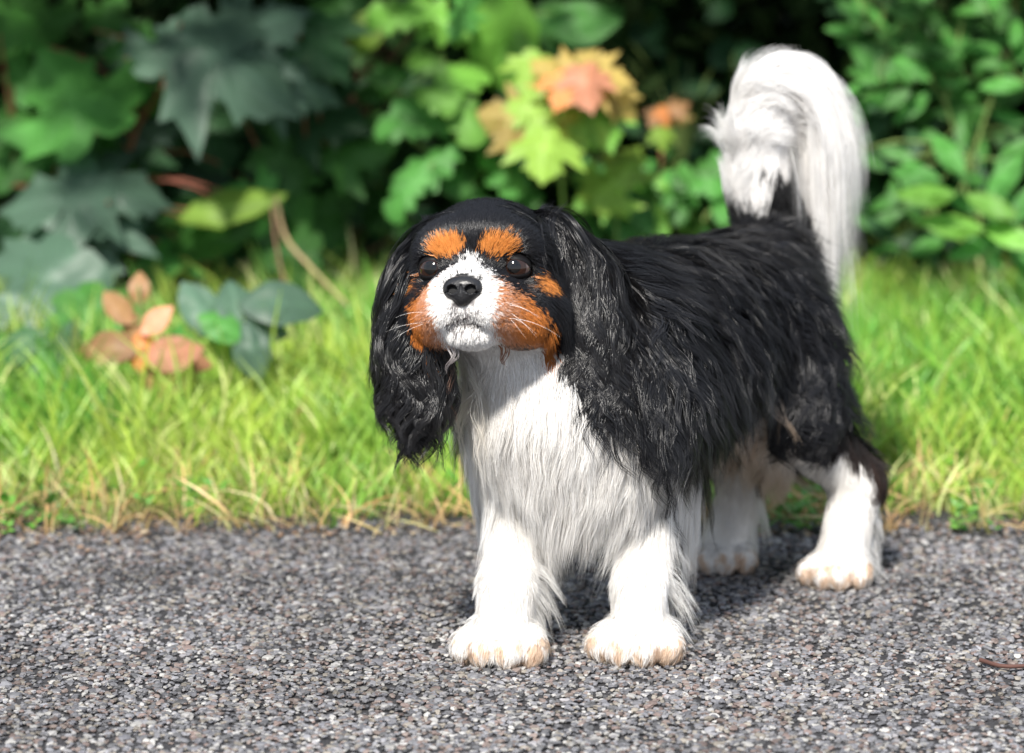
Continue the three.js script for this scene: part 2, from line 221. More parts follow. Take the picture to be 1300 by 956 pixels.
// ---------------------------------------------------------------- the hedge behind: uncountable leaves, thick enough to be dark inside, overhanging above the view
{
  const R = rng(9), N = 52000, im = shadows(new THREE.InstancedMesh(LEAF.wide[1], new THREE.MeshPhysicalMaterial({ color: 0xffffff, vertexColors: true, roughness: .6, specularIntensity: .25, side: THREE.DoubleSide }), N)), m = new THREE.Matrix4(), q = new THREE.Quaternion(), c = new THREE.Color();
  for (let i = 0; i < N; i++) {
    const x = (R() - .5) * 6.4, y = R() < .3 ? R() * .6 : .05 + R() * 2.4, over = y > .66 ? -1.47 - .1 * Math.sin(x * 2.1) - (x < -.3 ? -.14 : .0) : -2.2 - .1 * noise3(x * 2, y * 3, 4), z = over - Math.pow(R(), 1.2) * (y > .66 ? 1.9 : 1.4);
    const s = .05 + .06 * R(); q.setFromEuler(new THREE.Euler((R() - .8) * 1.8, R() * 6.28, (R() - .5) * 1.6, 'YXZ'));
    im.setMatrixAt(i, m.compose(V(x, y, z), q, V(s, s, s))); const k = .55 + .8 * R(); im.setColorAt(i, c.setRGB(.018 * k * (1 + R()), .062 * k, .018 * k));
  }
  im.name = 'hedge_foliage'; im.userData.kind = 'stuff'; scene.add(im);
}
// ---------------------------------------------------------------- grass verge
function bladeTuft(R, n, h, w, lean) {
  const pos = [], col = [], idx = [];
  for (let b = 0; b < n; b++) {
    const a = R() * 6.28, r = .022 * Math.sqrt(R()), x0 = r * Math.cos(a), z0 = r * Math.sin(a), H = h * (.45 + .6 * R()), ba = R() * 6.28, bend = lean * (.3 + R()) * H, fa = R() * 3.14, ww = w * (.6 + .7 * R()), k = .75 + .5 * R(), v0 = pos.length / 3;
    for (let i = 0; i < 5; i++) { const t = i / 4, cx = x0 + Math.cos(ba) * bend * t * t, cz = z0 + Math.sin(ba) * bend * t * t, cy = H * (t - .28 * lean * t * t), hw2 = ww * (i === 4 ? .05 : 1 - .5 * t * t); for (const s of [-1, 1]) { pos.push(cx + Math.cos(fa) * hw2 * s, cy, cz + Math.sin(fa) * hw2 * s); const g = k * (.75 + .4 * t); col.push(g * (1 + .15 * t), g, g * .9); } }
    for (let i = 0; i < 4; i++) { const o = v0 + i * 2; idx.push(o, o + 1, o + 3, o, o + 3, o + 2); }
  }
  const g = new THREE.BufferGeometry(); g.setAttribute('position', new THREE.Float32BufferAttribute(pos, 3)); g.setAttribute('color', new THREE.Float32BufferAttribute(col, 3)); g.setIndex(idx); g.computeVertexNormals(); return g;
}
function sow(name, geo, mat, n, seed, spot) {
  const R = rng(seed), list = [], m = new THREE.Matrix4(), q = new THREE.Quaternion();
  for (let i = 0; i < n; i++) { const s = spot(R); if (s) list.push(s); }
  const im = shadows(new THREE.InstancedMesh(geo, mat, list.length)), c = new THREE.Color();
  list.forEach(({ x, y = -.006, z, s, col, tilt = .3 }, i) => { q.setFromEuler(new THREE.Euler((R() - .5) * tilt, R() * 6.28, (R() - .5) * tilt)); im.setMatrixAt(i, m.compose(V(x, y, z), q, V(s, s * (.8 + .4 * R()), s))); im.setColorAt(i, c.setRGB(...col)); });
  im.name = name; im.userData.kind = 'stuff'; scene.add(im); return im;
}
const bladeMat = new THREE.MeshPhysicalMaterial({ color: 0xffffff, vertexColors: true, roughness: .5, transmission: .42, thickness: 0, side: THREE.DoubleSide });
const GR = rng(31), fade = (z) => smoothstep(EDGE - z, -.02, .5);
const grassCol = (R, x, z) => { const n = noise3(x * 2.2, z * 2.2, 6), k = .8 + .45 * R(), y = clamp(.5 + .5 * n + (R() - .5) * .7 + (x < 0 ? .12 : -.18), 0, 1); if (R() < .10) return [.56 * k, .66 * k, .28 * k]; return [lerp(.11, .38, y) * k, lerp(.37, .54, y) * k, lerp(.05, .09, y) * k]; };
sow('grass', bladeTuft(GR, 10, .115, .0019, .5), bladeMat, 16500, 71, (R) => { const x = (R() - .5) * 4.6, z = EDGE + .0 + .035 * noise3(x * 5, 0, 3) - Math.pow(R(), .85) * 1.75; if (x < -.4 && z < -1.2 && R() < .75) return null; if (z > EDGE - .07 && noise3(x * 6, 1, 5) < -.1) return null; return { x, z, s: lerp(.5, 1.05, fade(z)) * (.65 + .7 * R()) * (1 + .25 * noise3(x * 3, z * 3, 2)), col: grassCol(R, x, z) }; });
sow('long_grass', bladeTuft(GR, 6, .19, .0022, .6), bladeMat, 4200, 72, (R) => { const x = (R() - .5) * 4.6, z = EDGE - .25 - R() * 1.5; return { x, z, s: .7 + .45 * R(), col: grassCol(R, x, z) }; });
sow('dry_grass', bladeTuft(GR, 5, .12, .0016, 1.1), bladeMat, 2000, 73, (R) => { const x = (R() - .5) * 4.6, z = EDGE + .03 - Math.pow(R(), 1.7) * 1.4; return { x, z, s: .5 + .6 * R(), col: [.56 * (.7 + .5 * R()), .44, .22], tilt: 1.4 }; });
{
  const parts = []; for (let k = 0; k < 4; k++) { const g = LEAF.wide[k].clone(), a = k * 1.7; g.applyMatrix4(new THREE.Matrix4().compose(V(0, .02 + .008 * k, 0), new THREE.Quaternion().setFromEuler(new THREE.Euler(-1.1, a, 0, 'YXZ')), V(.02, .026, .02))); parts.push(g); }
  sow('clover', mergeGeometries(parts), bladeMat, 3400, 74, (R) => { const x = (R() - .5) * 4.6, z = EDGE + .035 - Math.pow(R(), 2.2) * .9; if (noise3(x * 5, z * 5, 2) < (z > EDGE - .08 ? .25 : -.1)) return null; return { x, z, s: .4 + .8 * R() * R(), col: [.10 + .06 * R(), .30 + .12 * R(), .05], tilt: .7 }; });
  // crumbs of dry leaf and soil along the edge of the path
  const crumb = new THREE.TetrahedronGeometry(1, 1); crumb.scale(1, .4, .6);
  sow('leaf_litter', crumb, new THREE.MeshStandardMaterial({ color: 0xffffff, roughness: .9 }), 5200, 75, (R) => { const x = (R() - .5) * 4.6, z = EDGE + .05 + .07 * Math.pow(R(), 3) - R() * .22 + .04 * noise3(x * 5, 0, 3), t = R(); return { x, y: .001, z, s: .002 + .005 * R() * R(), col: t < .5 ? [.14, .09, .06] : t < .8 ? [.26, .17, .11] : [.36, .29, .2], tilt: 1 }; });
}
// ---------------------------------------------------------------- the dog: skeleton and distance field
const DA = V(-0.537, 0, 0.844).normalize(), DL = V(DA.z, 0, -DA.x), D0 = V(0.051, 0, -0.05);   // forward, left, a place between the front paws
const dw = (a, y, l) => V(D0.x + DA.x * a + DL.x * l, y, D0.z + DA.z * a + DL.z * l);
const toDog = (p) => { const x = p.x - D0.x, z = p.z - D0.z; return [x * DA.x + z * DA.z, p.y, x * DL.x + z * DL.z]; };
const HR = new THREE.Matrix4().makeRotationFromEuler(new THREE.Euler(rad(-12), rad(-11), rad(2), 'YXZ'));
const EYES = at(601, 340, 0.085), HC = EYES.clone().sub(V(0, 0.012, 0.045).applyMatrix4(HR));
const HM = HR.clone().setPosition(HC), HI = HM.clone().invert();
const hw = (x, y, z) => V(x, y, z).applyMatrix4(HM);
const prims = [];
function cap(zone, a, b, ra, rb, k = 0.03) { const d = b.clone().sub(a); prims.push({ t: 0, zone, k, ax: a.x, ay: a.y, az: a.z, dx: d.x, dy: d.y, dz: d.z, dd: 1 / Math.max(d.lengthSq(), 1e-9), ra, rb }); }
function ell(zone, x, y, z, rx, ry, rz, k = 0.02) { prims.push({ t: 1, zone, k, x, y, z, rx, ry, rz }); }        // in the head's own axes
const Z = { torso: 0, neck: 1, head: 2, ear: 3, fleg: 4, hleg: 5, paw: 6, tail: 7 };
// trunk
cap(Z.torso, dw(0.02, .222, .018), dw(-.17, .232, 0), .080, .084, .03);
cap(Z.torso, dw(-.17, .232, 0), dw(-.32, .245, -.012), .084, .064, .04);
cap(Z.torso, dw(-.03, .285, 0), dw(-.335, .285, -.01), .052, .048, .05);
cap(Z.torso, dw(-.325, .245, -.005), dw(-.33, .245, -.03), .058, .058, .05);
cap(Z.torso, dw(.05, .225, .018), dw(.045, .185, .018), .058, .05, .05);
for (const s of [-1, 1]) cap(Z.torso, dw(-.03, .265, s * .05 + .008), dw(.015, .19, s * .054 + .018), .044, .042, .05);
// neck
cap(Z.neck, dw(-.01, .275, 0), hw(0, .0, -.045), .07, .05, .05);
// front legs
const pawF = [onGround(637, 815, .016), onGround(809, 813, .016)], pawH = [onGround(918, 704, .016), onGround(1063, 722, .016)];
const toesOf = (c, fwd, s) => { const side = V(fwd.z, 0, -fwd.x); for (const [u, f] of [[-.026, .010], [-.009, .021], [.009, .021], [.026, .010]]) cap(Z.paw, c.clone().addScaledVector(side, u * s).addScaledVector(fwd, f * s).setY(.014), c.clone().addScaledVector(side, u * .7 * s).addScaledVector(fwd, (f - .02) * s).setY(.018), .0125 * s, .013 * s, .0035); };
const fwdF = V(-.22, 0, .97).normalize();
[[-1, .02], [1, -.03]].forEach(([s, a], i) => {
  const c = pawF[i], elbow = dw(a - .01, .155, s * .052 + .014), wrist = c.clone().addScaledVector(fwdF, -.022).setY(.062);
  cap(Z.torso, dw(-.01, .215, s * .054 + .016), elbow, .044, .034, .04);
  cap(Z.fleg, elbow, wrist, .028, .0195, .03);
  cap(Z.fleg, wrist, c.clone().addScaledVector(fwdF, -.008).setY(.022), .0195, .023, .02);
  toesOf(c, fwdF, 1.12);
});
const fwdH = V(-.35, 0, .94).normalize();
[-1, 1].forEach((s, i) => {
  const c = pawH[i], hock = c.clone().addScaledVector(DA, -.045).setY(.1), knee = dw(s > 0 ? -.31 : -.29, .17, s * .062);
  cap(Z.torso, dw(-.34, .225, s * .034 - .006), knee, .054, .044, .05);
  cap(Z.hleg, knee, hock, .042, .023, .03);
  cap(Z.hleg, hock, c.clone().addScaledVector(fwdH, -.014).setY(.024), .022, .022, .015);
  toesOf(c, fwdH, .95);
});
// tail: carried up, curving over
const TP = [[972, 300], [962, 240], [957, 180], [966, 132], [988, 108], [1010, 108], [1026, 126], [1034, 158]].map(([x, y], i) => at(x, y, -.43 - .004 * i));
for (let i = 0; i < TP.length - 1; i++) cap(Z.tail, TP[i], TP[i + 1], lerp(.025, .015, i / 7), lerp(.025, .015, (i + 1) / 7), .02);
cap(Z.torso, dw(-.36, .275, 0), TP[0], .045, .028, .03);
cap(Z.tail, TP[0].clone().add(V(.018, -.02, .0)), TP[1].clone().add(V(.014, .0, 0)), .026, .014, .02);
// head, in its own axes
const HEAD0 = prims.length;
ell(Z.head, 0, .014, -.012, .062, .060, .062, .03);
for (const s of [-1, 1]) {
  ell(Z.head, s * .026, .029, .027, .028, .022, .024, .02);       // brow
  ell(Z.head, s * .041, -.021, .012, .028, .031, .034, .02);      // cheek
  ell(Z.head, s * .019, -.024, .060, .0215, .0205, .027, .012);   // lip pad
  ell(Z.head, s * .032, -.031, .036, .020, .021, .026, .018);     // jowl
}
ell(Z.head, 0, -.010, .052, .028, .022, .040, .02);               // muzzle
ell(Z.head, 0, -.008, .070, .019, .015, .013, .012);
ell(Z.head, 0, -.045, .052, .021, .012, .024, .006);              // chin
const HEAD1 = prims.length;
// ears
const EARP = [[[550, 306, .022], [535, 352, .032], [528, 430, .05], [528, 480, .058], [528, 508, .06]], [[700, 288, .008], [740, 345, .008], [750, 420, .022], [750, 475, .03], [746, 508, .034]]].map((e) => e.map((q) => at(...q)));
for (const e of EARP) for (let i = 0; i < e.length - 1; i++) cap(Z.ear, e[i], e[i + 1], [.016, .023, .027, .024][i], [.023, .027, .024, .014][i], .012);
const EYE = [-1, 1].map((s) => V(s * .0345, .012, .0382)), ER = .0138;
let zoneAt = 0;
const hm = HI.elements;
function field(x, y, z) {
  let d = 1e9, near = 1e9; zoneAt = 0;
  const hx = hm[0] * x + hm[4] * y + hm[8] * z + hm[12], hy = hm[1] * x + hm[5] * y + hm[9] * z + hm[13], hz = hm[2] * x + hm[6] * y + hm[10] * z + hm[14];
  for (let i = 0; i < prims.length; i++) {
    const q = prims[i]; let e;
    if (q.t === 0) {
      const px = x - q.ax, py = y - q.ay, pz = z - q.az; let t = (px * q.dx + py * q.dy + pz * q.dz) * q.dd; t = t < 0 ? 0 : t > 1 ? 1 : t;
      const ux = px - q.dx * t, uy = py - q.dy * t, uz = pz - q.dz * t;
      e = Math.sqrt(ux * ux + uy * uy + uz * uz) - (q.ra + (q.rb - q.ra) * t);
    } else {
      const px = hx - q.x, py = hy - q.y, pz = hz - q.z, ax = px / q.rx, ay = py / q.ry, az = pz / q.rz, k0 = Math.sqrt(ax * ax + ay * ay + az * az);
      const bx = ax / q.rx, by = ay / q.ry, bz = az / q.rz, k1 = Math.sqrt(bx * bx + by * by + bz * bz);
      e = k0 * (k0 - 1) / Math.max(k1, 1e-6);
      if (k0 < .05) e = -Math.min(q.rx, q.ry, q.rz);
    }
    if (e < near) { near = e; zoneAt = q.zone; }
    if (e > d + q.k) continue;
    if (d > e + q.k) { d = e; continue; }
    const h = Math.max(q.k - Math.abs(d - e), 0) / q.k; d = Math.min(d, e) - h * h * q.k * .25;
  }
  if (d < .03) for (const c of EYE) { const ux = Math.abs(hx) - Math.abs(c.x), uy = hy - c.y, uz = hz - c.z, e = .0148 - Math.sqrt(ux * ux + uy * uy + uz * uz); if (e > d) d = e; break; }
  return d;
}
const gradV = V(0, 0, 0);
function grad(p, out = gradV, e = .0012) { return out.set(field(p.x + e, p.y, p.z) - field(p.x - e, p.y, p.z), field(p.x, p.y + e, p.z) - field(p.x, p.y - e, p.z), field(p.x, p.y, p.z + e) - field(p.x, p.y, p.z - e)).normalize(); }
// one continuous skin over that field (surface nets)
function surfaceNet(f, lo, hi, h, slack = 1.5) {
  const n = [0, 1, 2].map((i) => Math.ceil((hi.getComponent(i) - lo.getComponent(i)) / h) + 1), [nx, ny, nz] = n, val = new Float32Array(nx * ny * nz).fill(1), B = 8;
  for (let bz = 0; bz < nz; bz += B) for (let by = 0; by < ny; by += B) for (let bx = 0; bx < nx; bx += B) {
    const c = f(lo.x + (bx + B / 2) * h, lo.y + (by + B / 2) * h, lo.z + (bz + B / 2) * h), far = Math.abs(c) > B * h * slack;
    for (let k = bz; k < Math.min(bz + B, nz); k++) for (let j = by; j < Math.min(by + B, ny); j++) for (let i = bx; i < Math.min(bx + B, nx); i++) val[i + nx * (j + ny * k)] = far ? c : f(lo.x + i * h, lo.y + j * h, lo.z + k * h);
  }
  const id = new Int32Array(nx * ny * nz).fill(-1), pos = [], idx = [], corner = [0, 1, nx, nx + 1, nx * ny, nx * ny + 1, nx * ny + nx, nx * ny + nx + 1];
  const E = [[0, 1], [2, 3], [4, 5], [6, 7], [0, 2], [1, 3], [4, 6], [5, 7], [0, 4], [1, 5], [2, 6], [3, 7]];
  for (let k = 0; k < nz - 1; k++) for (let j = 0; j < ny - 1; j++) for (let i = 0; i < nx - 1; i++) {
    const o = i + nx * (j + ny * k); let m = 0; for (let c = 0; c < 8; c++) if (val[o + corner[c]] < 0) m |= 1 << c;
    if (!m || m === 255) continue;
    let x = 0, y = 0, z = 0, s = 0;
    for (const [a, b] of E) { if (!((m >> a ^ m >> b) & 1)) continue; const va = val[o + corner[a]], vb = val[o + corner[b]], t = va / (va - vb); x += lerp(a & 1, b & 1, t); y += lerp(a >> 1 & 1, b >> 1 & 1, t); z += lerp(a >> 2, b >> 2, t); s++; }
    id[o] = pos.length / 3; pos.push(lo.x + (i + x / s) * h, lo.y + (j + y / s) * h, lo.z + (k + z / s) * h);
  }
  const quad = (a, b, c, d, flip) => { if (a < 0 || b < 0 || c < 0 || d < 0) return; if (flip) idx.push(a, c, b, a, d, c); else idx.push(a, b, c, a, c, d); };
  for (let k = 1; k < nz - 1; k++) for (let j = 1; j < ny - 1; j++) for (let i = 1; i < nx - 1; i++) {
    const o = i + nx * (j + ny * k), v = val[o] < 0;
    if (v !== val[o + 1] < 0) quad(id[o - nx - nx * ny], id[o - nx * ny], id[o], id[o - nx], !v);
    if (v !== val[o + nx] < 0) quad(id[o - 1 - nx * ny], id[o - nx * ny], id[o], id[o - 1], v);
    if (v !== val[o + nx * ny] < 0) quad(id[o - 1 - nx], id[o - nx], id[o], id[o - 1], !v);
  }
  const g = new THREE.BufferGeometry(); g.setAttribute('position', new THREE.Float32BufferAttribute(pos, 3)); g.setIndex(idx);
  return g;
}
const skin = surfaceNet(field, V(-.2, -.01, -.5), V(.5, .56, .27), .005);
// ---------------------------------------------------------------- coat pattern
const BLACK = [.0042, .0042, .005], WHITE = [.93, .91, .885], TAN = [.53, .175, .036], CREAM = [.74, .56, .40], BROWN = [.055, .028, .02], GREY = [.28, .26, .26];
const mixc = (a, b, t) => [lerp(a[0], b[0], t), lerp(a[1], b[1], t), lerp(a[2], b[2], t)];
const tmpV = V(0, 0, 0);
function headCoat(p) {
  const q = tmpV.copy(p).applyMatrix4(HI), X = q.x, ax = Math.abs(X), j = .0022 * noise3(p.x * 160, p.y * 160, p.z * 160) + .0012 * noise3(p.x * 420, p.y * 420, p.z * 420), Y = q.y + j, a2 = ax + j;
  const eyeD = Math.hypot((ax - .0345) / .0185, (Y - .0105) / .0112);
  if (q.z > .074 && Math.hypot(q.x, (q.y + .010) * 1.15) < .0155) return BLACK;
  if (q.z > .01) {
    if (((a2 - .0218) / .0150) ** 2 + ((Y - .0285 - .08 * (ax - .0215)) / .0096) ** 2 < 1) return TAN;
    const hwid = Y > .019 ? 0 : Y > .011 ? lerp(.009, .003, (Y - .011) / .008) : Y > -.004 ? lerp(.026, .009, (Y + .004) / .015) : Y > -.034 ? .0258 : .023;
    if (hwid && a2 < hwid) {
      if (ax < .015 && Math.abs(Y + .0345 + .2 * ax) < .0018 && q.z > .05) return mixc(BROWN, GREY, .25);
      if (q.z > .07 && Y < -.022 && Y > -.046 && ax < .013 && noise3(p.x * 500, p.y * 500, p.z * 500) > .05) return GREY;
      return WHITE;
    }
    if (eyeD < 1) return BLACK;
    if (((a2 - .059) / .0085) ** 2 + ((Y - .002) / .0085) ** 2 < 1) return TAN;
    if (((a2 - .051) / .006) ** 2 + ((Y + .004) / .004) ** 2 < 1) return mixc(BLACK, TAN, .3);
    if (Y < .003 - .68 * (a2 - .018) && a2 < (X < 0 ? .052 : .062) && Y > -.053) return mixc(TAN, WHITE, clamp(1 - (a2 - hwid) / .02, 0, 1) * (.25 + .35 * noise3(p.x * 300, p.y * 300, p.z * 300)));
    return BLACK;
  }
  if (((a2 - .059) / .0085) ** 2 + ((Y - .002) / .0085) ** 2 < 1 && q.z > -.01) return TAN;
  if (q.z > -.03 && Y < -.045) return ax < .05 ? WHITE : ax < .062 ? mixc(TAN, BROWN, .4) : BLACK;
  return BLACK;
}
function coat(p, n, zone) {
  if (zone === Z.head) return headCoat(p);
  if (zone === Z.ear) return BLACK;
  const [a, y, l] = toDog(p), j = .012 * noise3(p.x * 30, p.y * 30, p.z * 30);
  if (zone === Z.neck) { const f = n.dot(DA) * .8 - n.y * .5; return f > .12 && Math.abs(l - .004) < .06 + .6 * j ? WHITE : BLACK; }
  if (zone === Z.paw) return y < .024 && noise3(p.x * 75, p.y * 75, p.z * 75) > .0 - (.012 - y) * 25 ? mixc(WHITE, CREAM, .75) : WHITE;
  if (zone === Z.fleg) return l > .035 && -n.dot(DA) > .35 && n.dot(DL) > -.4 && y > .075 + j ? mixc(BLACK, BROWN, .5) : WHITE;
  if (zone === Z.tail) { return y < .366 + .5 * j + (p.x > TP[1].x + .002 ? .006 : -.012) ? BLACK : WHITE; }
  if (zone === Z.hleg) { const rear = -n.dot(DA); if (rear < -.5) return WHITE; return y > .08 + .6 * j && rear > -.62 ? mixc(BLACK, BROWN, clamp((.16 - y) / .07, 0, 1)) : WHITE; }
  if (a > -.045 && Math.abs(l - .014) < (l > 0 ? .075 : .072) + .7 * j + clamp((.225 - y) * .7, -.014, .03) && n.dot(DA) > -.35 && y < .3) return WHITE;
  if (y < .165 + j && n.y < .1 && a > -.08 && a < -.0 ) return WHITE;
  if (n.y < -.55 && a < -.2) return mixc(WHITE, CREAM, .3);
  if (a < -.24 && a > -.37 && n.dot(DA) > .3 && y < .18 + .3 * j && l > .015 && l < .068) return WHITE;
  return BLACK;
}
// ---------------------------------------------------------------- hair
class Hair {
  constructor() { this.p = new Float32Array(1 << 20); this.n = new Float32Array(1 << 20); this.c = new Float32Array(1 << 20); this.i = new Uint32Array(1 << 20); this.v = 0; this.t = 0; this.count = 0; }
  room(v, t) {
    const grow = (A2, need, K) => { if (need <= A2.length) return A2; const B2 = new K(A2.length * 2); B2.set(A2); return B2; };
    for (const k of ['p', 'n', 'c']) this[k] = grow(this[k], (this.v + v) * 3, Float32Array);
    this.i = grow(this.i, this.t + t * 3, Uint32Array);
  }
  // a ribbon along pts (flat x,y,z list of k points), rounded across by its normals, thinning to a point
  add(pts, k, w, ux, uy, uz, c0, c1, tip = .15) {
    this.room(k * 2, k * 2); this.count++;
    const v0 = this.v;
    for (let i = 0; i < k; i++) {
      const a = Math.max(i - 1, 0) * 3, b = Math.min(i + 1, k - 1) * 3, t = i / (k - 1);
      let dx = pts[b] - pts[a], dy = pts[b + 1] - pts[a + 1], dz = pts[b + 2] - pts[a + 2]; let m = Math.hypot(dx, dy, dz) || 1; dx /= m; dy /= m; dz /= m;
      let sx = dy * uz - dz * uy, sy = dz * ux - dx * uz, sz = dx * uy - dy * ux; m = Math.hypot(sx, sy, sz) || 1; sx /= m; sy /= m; sz /= m;
      const nx = sy * dz - sz * dy, ny = sz * dx - sx * dz, nz = sx * dy - sy * dx, r = w * .5 * (t < .45 ? 1 : lerp(1, tip, (t - .45) / .55));
      for (let s = -1; s <= 1; s += 2) {
        const o = this.v * 3; this.p[o] = pts[i * 3] + sx * r * s; this.p[o + 1] = pts[i * 3 + 1] + sy * r * s; this.p[o + 2] = pts[i * 3 + 2] + sz * r * s;
        const C = .8, S = .6 * s; this.n[o] = nx * C + sx * S; this.n[o + 1] = ny * C + sy * S; this.n[o + 2] = nz * C + sz * S;
        for (let q = 0; q < 3; q++) this.c[o + q] = c0[q] + (c1[q] - c0[q]) * t;
        this.v++;
      }
    }
    for (let i = 0; i < k - 1; i++) { const a = v0 + i * 2; this.i[this.t++] = a; this.i[this.t++] = a + 1; this.i[this.t++] = a + 3; this.i[this.t++] = a; this.i[this.t++] = a + 3; this.i[this.t++] = a + 2; }
  }
  build() {
    const g = new THREE.BufferGeometry();
    for (const [k, name] of [['p', 'position'], ['n', 'normal'], ['c', 'color']]) g.setAttribute(name, new THREE.BufferAttribute(this[k].slice(0, this.v * 3), 3));
    g.setIndex(new THREE.BufferAttribute(this.i.slice(0, this.t), 1));
    return g;
  }
}
// places on the skin, by zone
const skinP = skin.attributes.position, skinI = skin.index.array, nT = skinI.length / 3, byZone = {};
for (let t = 0; t < nT; t++) {
  const [a, b, c] = [0, 1, 2].map((k) => V(0, 0, 0).fromBufferAttribute(skinP, skinI[t * 3 + k])), m = a.clone().add(b).add(c).divideScalar(3);
  field(m.x, m.y, m.z);
  const area = b.clone().sub(a).cross(c.clone().sub(a)).length() / 2, z = byZone[zoneAt] ??= { tri: [], sum: [], area: 0 };
  z.area += area; z.tri.push([a, b, c]); z.sum.push(z.area);
}
function sample(z, R, out) {
  const Zn = byZone[z], x = R() * Zn.area; let lo = 0, hi = Zn.sum.length - 1; while (lo < hi) { const m = (lo + hi) >> 1; if (Zn.sum[m] < x) lo = m + 1; else hi = m; }
  const [a, b, c] = Zn.tri[lo]; let u = R(), v = R(); if (u + v > 1) { u = 1 - u; v = 1 - v; }
  out.set(a.x + (b.x - a.x) * u + (c.x - a.x) * v, a.y + (b.y - a.y) * u + (c.y - a.y) * v, a.z + (b.z - a.z) * u + (c.z - a.z) * v);
  const d = field(out.x, out.y, out.z), g = grad(out); out.addScaledVector(g, -d); return g;
}
const offP = V(0, 0, 0), pts = new Float32Array(60), gp = new Float32Array(60), eyeW = EYE.map((e) => e.clone().applyMatrix4(HM)), noseW = hw(0, -.011, .093);
// opt(p, n, R) -> { len, w, lay, grav, clump, wave, waves, spread, flow, c0, c1, n } or null. A lock = a guide that falls under its weight over the skin, and strands that gather towards it.
function lock(H, p, n, R, o) {
  const K = o.k ?? 7, L = o.len * (.75 + .45 * R()), st = L / (K - 1), d = V(0, 0, 0), f = o.flow.clone().addScaledVector(n, -o.flow.dot(n)).normalize();
  d.copy(f).multiplyScalar(o.lay).addScaledVector(n, 1 - o.lay).normalize();
  const q = p.clone(), g = V(0, 0, 0), side = V(0, 0, 0), ph = 4 * noise3(p.x * 22, p.y * 22, p.z * 22) + R() * 1.4, wv = (o.waves ?? 1) * (.85 + .3 * R()), wa = (o.wave ?? 0) * (.6 + .8 * R());
  side.crossVectors(d, n).normalize();
  for (let i = 0; i < K; i++) {
    const t = i / (K - 1), s = wa * Math.sin(ph + t * wv * 6.28) * Math.min(1, t * 2.2), s2 = wa * .6 * Math.cos(ph * 1.7 + t * wv * 6.28) * Math.min(1, t * 2.2);
    gp[i * 3] = q.x + side.x * s + n.x * Math.abs(s2); gp[i * 3 + 1] = q.y + side.y * s + n.y * s2 * .3; gp[i * 3 + 2] = q.z + side.z * s + n.z * Math.abs(s2);
    d.y -= o.grav * (.4 + t) ; d.normalize(); q.addScaledVector(d, st);
    const e = field(q.x, q.y, q.z), lift = o.lift ?? .002;
    if (e < lift) { grad(q, g); q.addScaledVector(g, lift - e); const into = d.dot(g); if (into < 0) d.addScaledVector(g, -into).normalize(); }
  }
  const twl = (R() - .5) * .8, kl = o.c0[0] > .3 ? .97 + .06 * R() : .6 + .8 * R(), b = V(0, 0, 0).crossVectors(n, f), root = V(0, 0, 0), N = V(0, 0, 0);
  for (let m = 0; m < o.n; m++) {
    const r = o.spread * Math.sqrt(R()), th = R() * 6.28, ox = r * Math.cos(th), oy = r * Math.sin(th), up = (R() - .35) * o.spread * .5;
    root.copy(f).multiplyScalar(ox).addScaledVector(b, oy);
    const e = field(p.x + root.x, p.y + root.y, p.z + root.z); root.addScaledVector(n, -e);
    const cut = .7 + .3 * R(), jx = (R() - .5) * L * o.frizz, jy = (R() - .5) * L * o.frizz, jz = (R() - .5) * L * o.frizz;
    for (let i = 0; i < K; i++) {
      const t = i / (K - 1) * cut, u = t * (K - 1), i0 = Math.min(Math.floor(u), K - 2), fr = u - i0, c = 1 - o.clump * t, z = i0 * 3, bulge = up * Math.sin(Math.min(t * 1.4, 1) * 3.14);
      pts[i * 3] = lerp(gp[z], gp[z + 3], fr) + root.x * c + jx * t * t + n.x * bulge; pts[i * 3 + 1] = lerp(gp[z + 1], gp[z + 4], fr) + root.y * c + jy * t * t + n.y * bulge; pts[i * 3 + 2] = lerp(gp[z + 2], gp[z + 5], fr) + root.z * c + jz * t * t + n.z * bulge;
    }
    const tw = twl + (R() - .5) * .7; N.copy(n); if (n.y < -.1 && o.grav >= .1) N.setY(0).addScaledVector(DA, .5).normalize(); N.multiplyScalar(Math.cos(tw)).addScaledVector(b, Math.sin(tw));
    const k = kl * (.85 + .3 * R());
    H.add(pts, K, o.w * (.75 + .5 * R()), N.x, N.y, N.z, o.c0.map((x) => Math.min(x * k, .96)), o.c1.map((x) => Math.min(x * k, .96)), o.tip);
  }
}
function grow(H, zone, locks, seed, opt) { const R = rng(seed), p = V(0, 0, 0), n = V(0, 0, 0); for (let i = 0; i < locks; i++) { n.copy(sample(zone, R, p)); const o = opt(p, n, R); if (o) lock(H, p, n, R, { frizz: .05, lift: .002, ...o }); } }
const furMat = new THREE.MeshPhysicalMaterial({ vertexColors: true, roughness: .31, specularIntensity: .7, side: THREE.DoubleSide });
const wetMat = new THREE.MeshPhysicalMaterial({ vertexColors: true, roughness: .29, specularIntensity: .8, side: THREE.DoubleSide });
const paleMat = new THREE.MeshPhysicalMaterial({ vertexColors: true, roughness: .7, specularIntensity: .4, transmission: .55, thickness: 0, side: THREE.DoubleSide });
const DOWN = V(0, -1, 0), BACK = DA.clone().negate(), isPale = (c) => c[0] > .2;
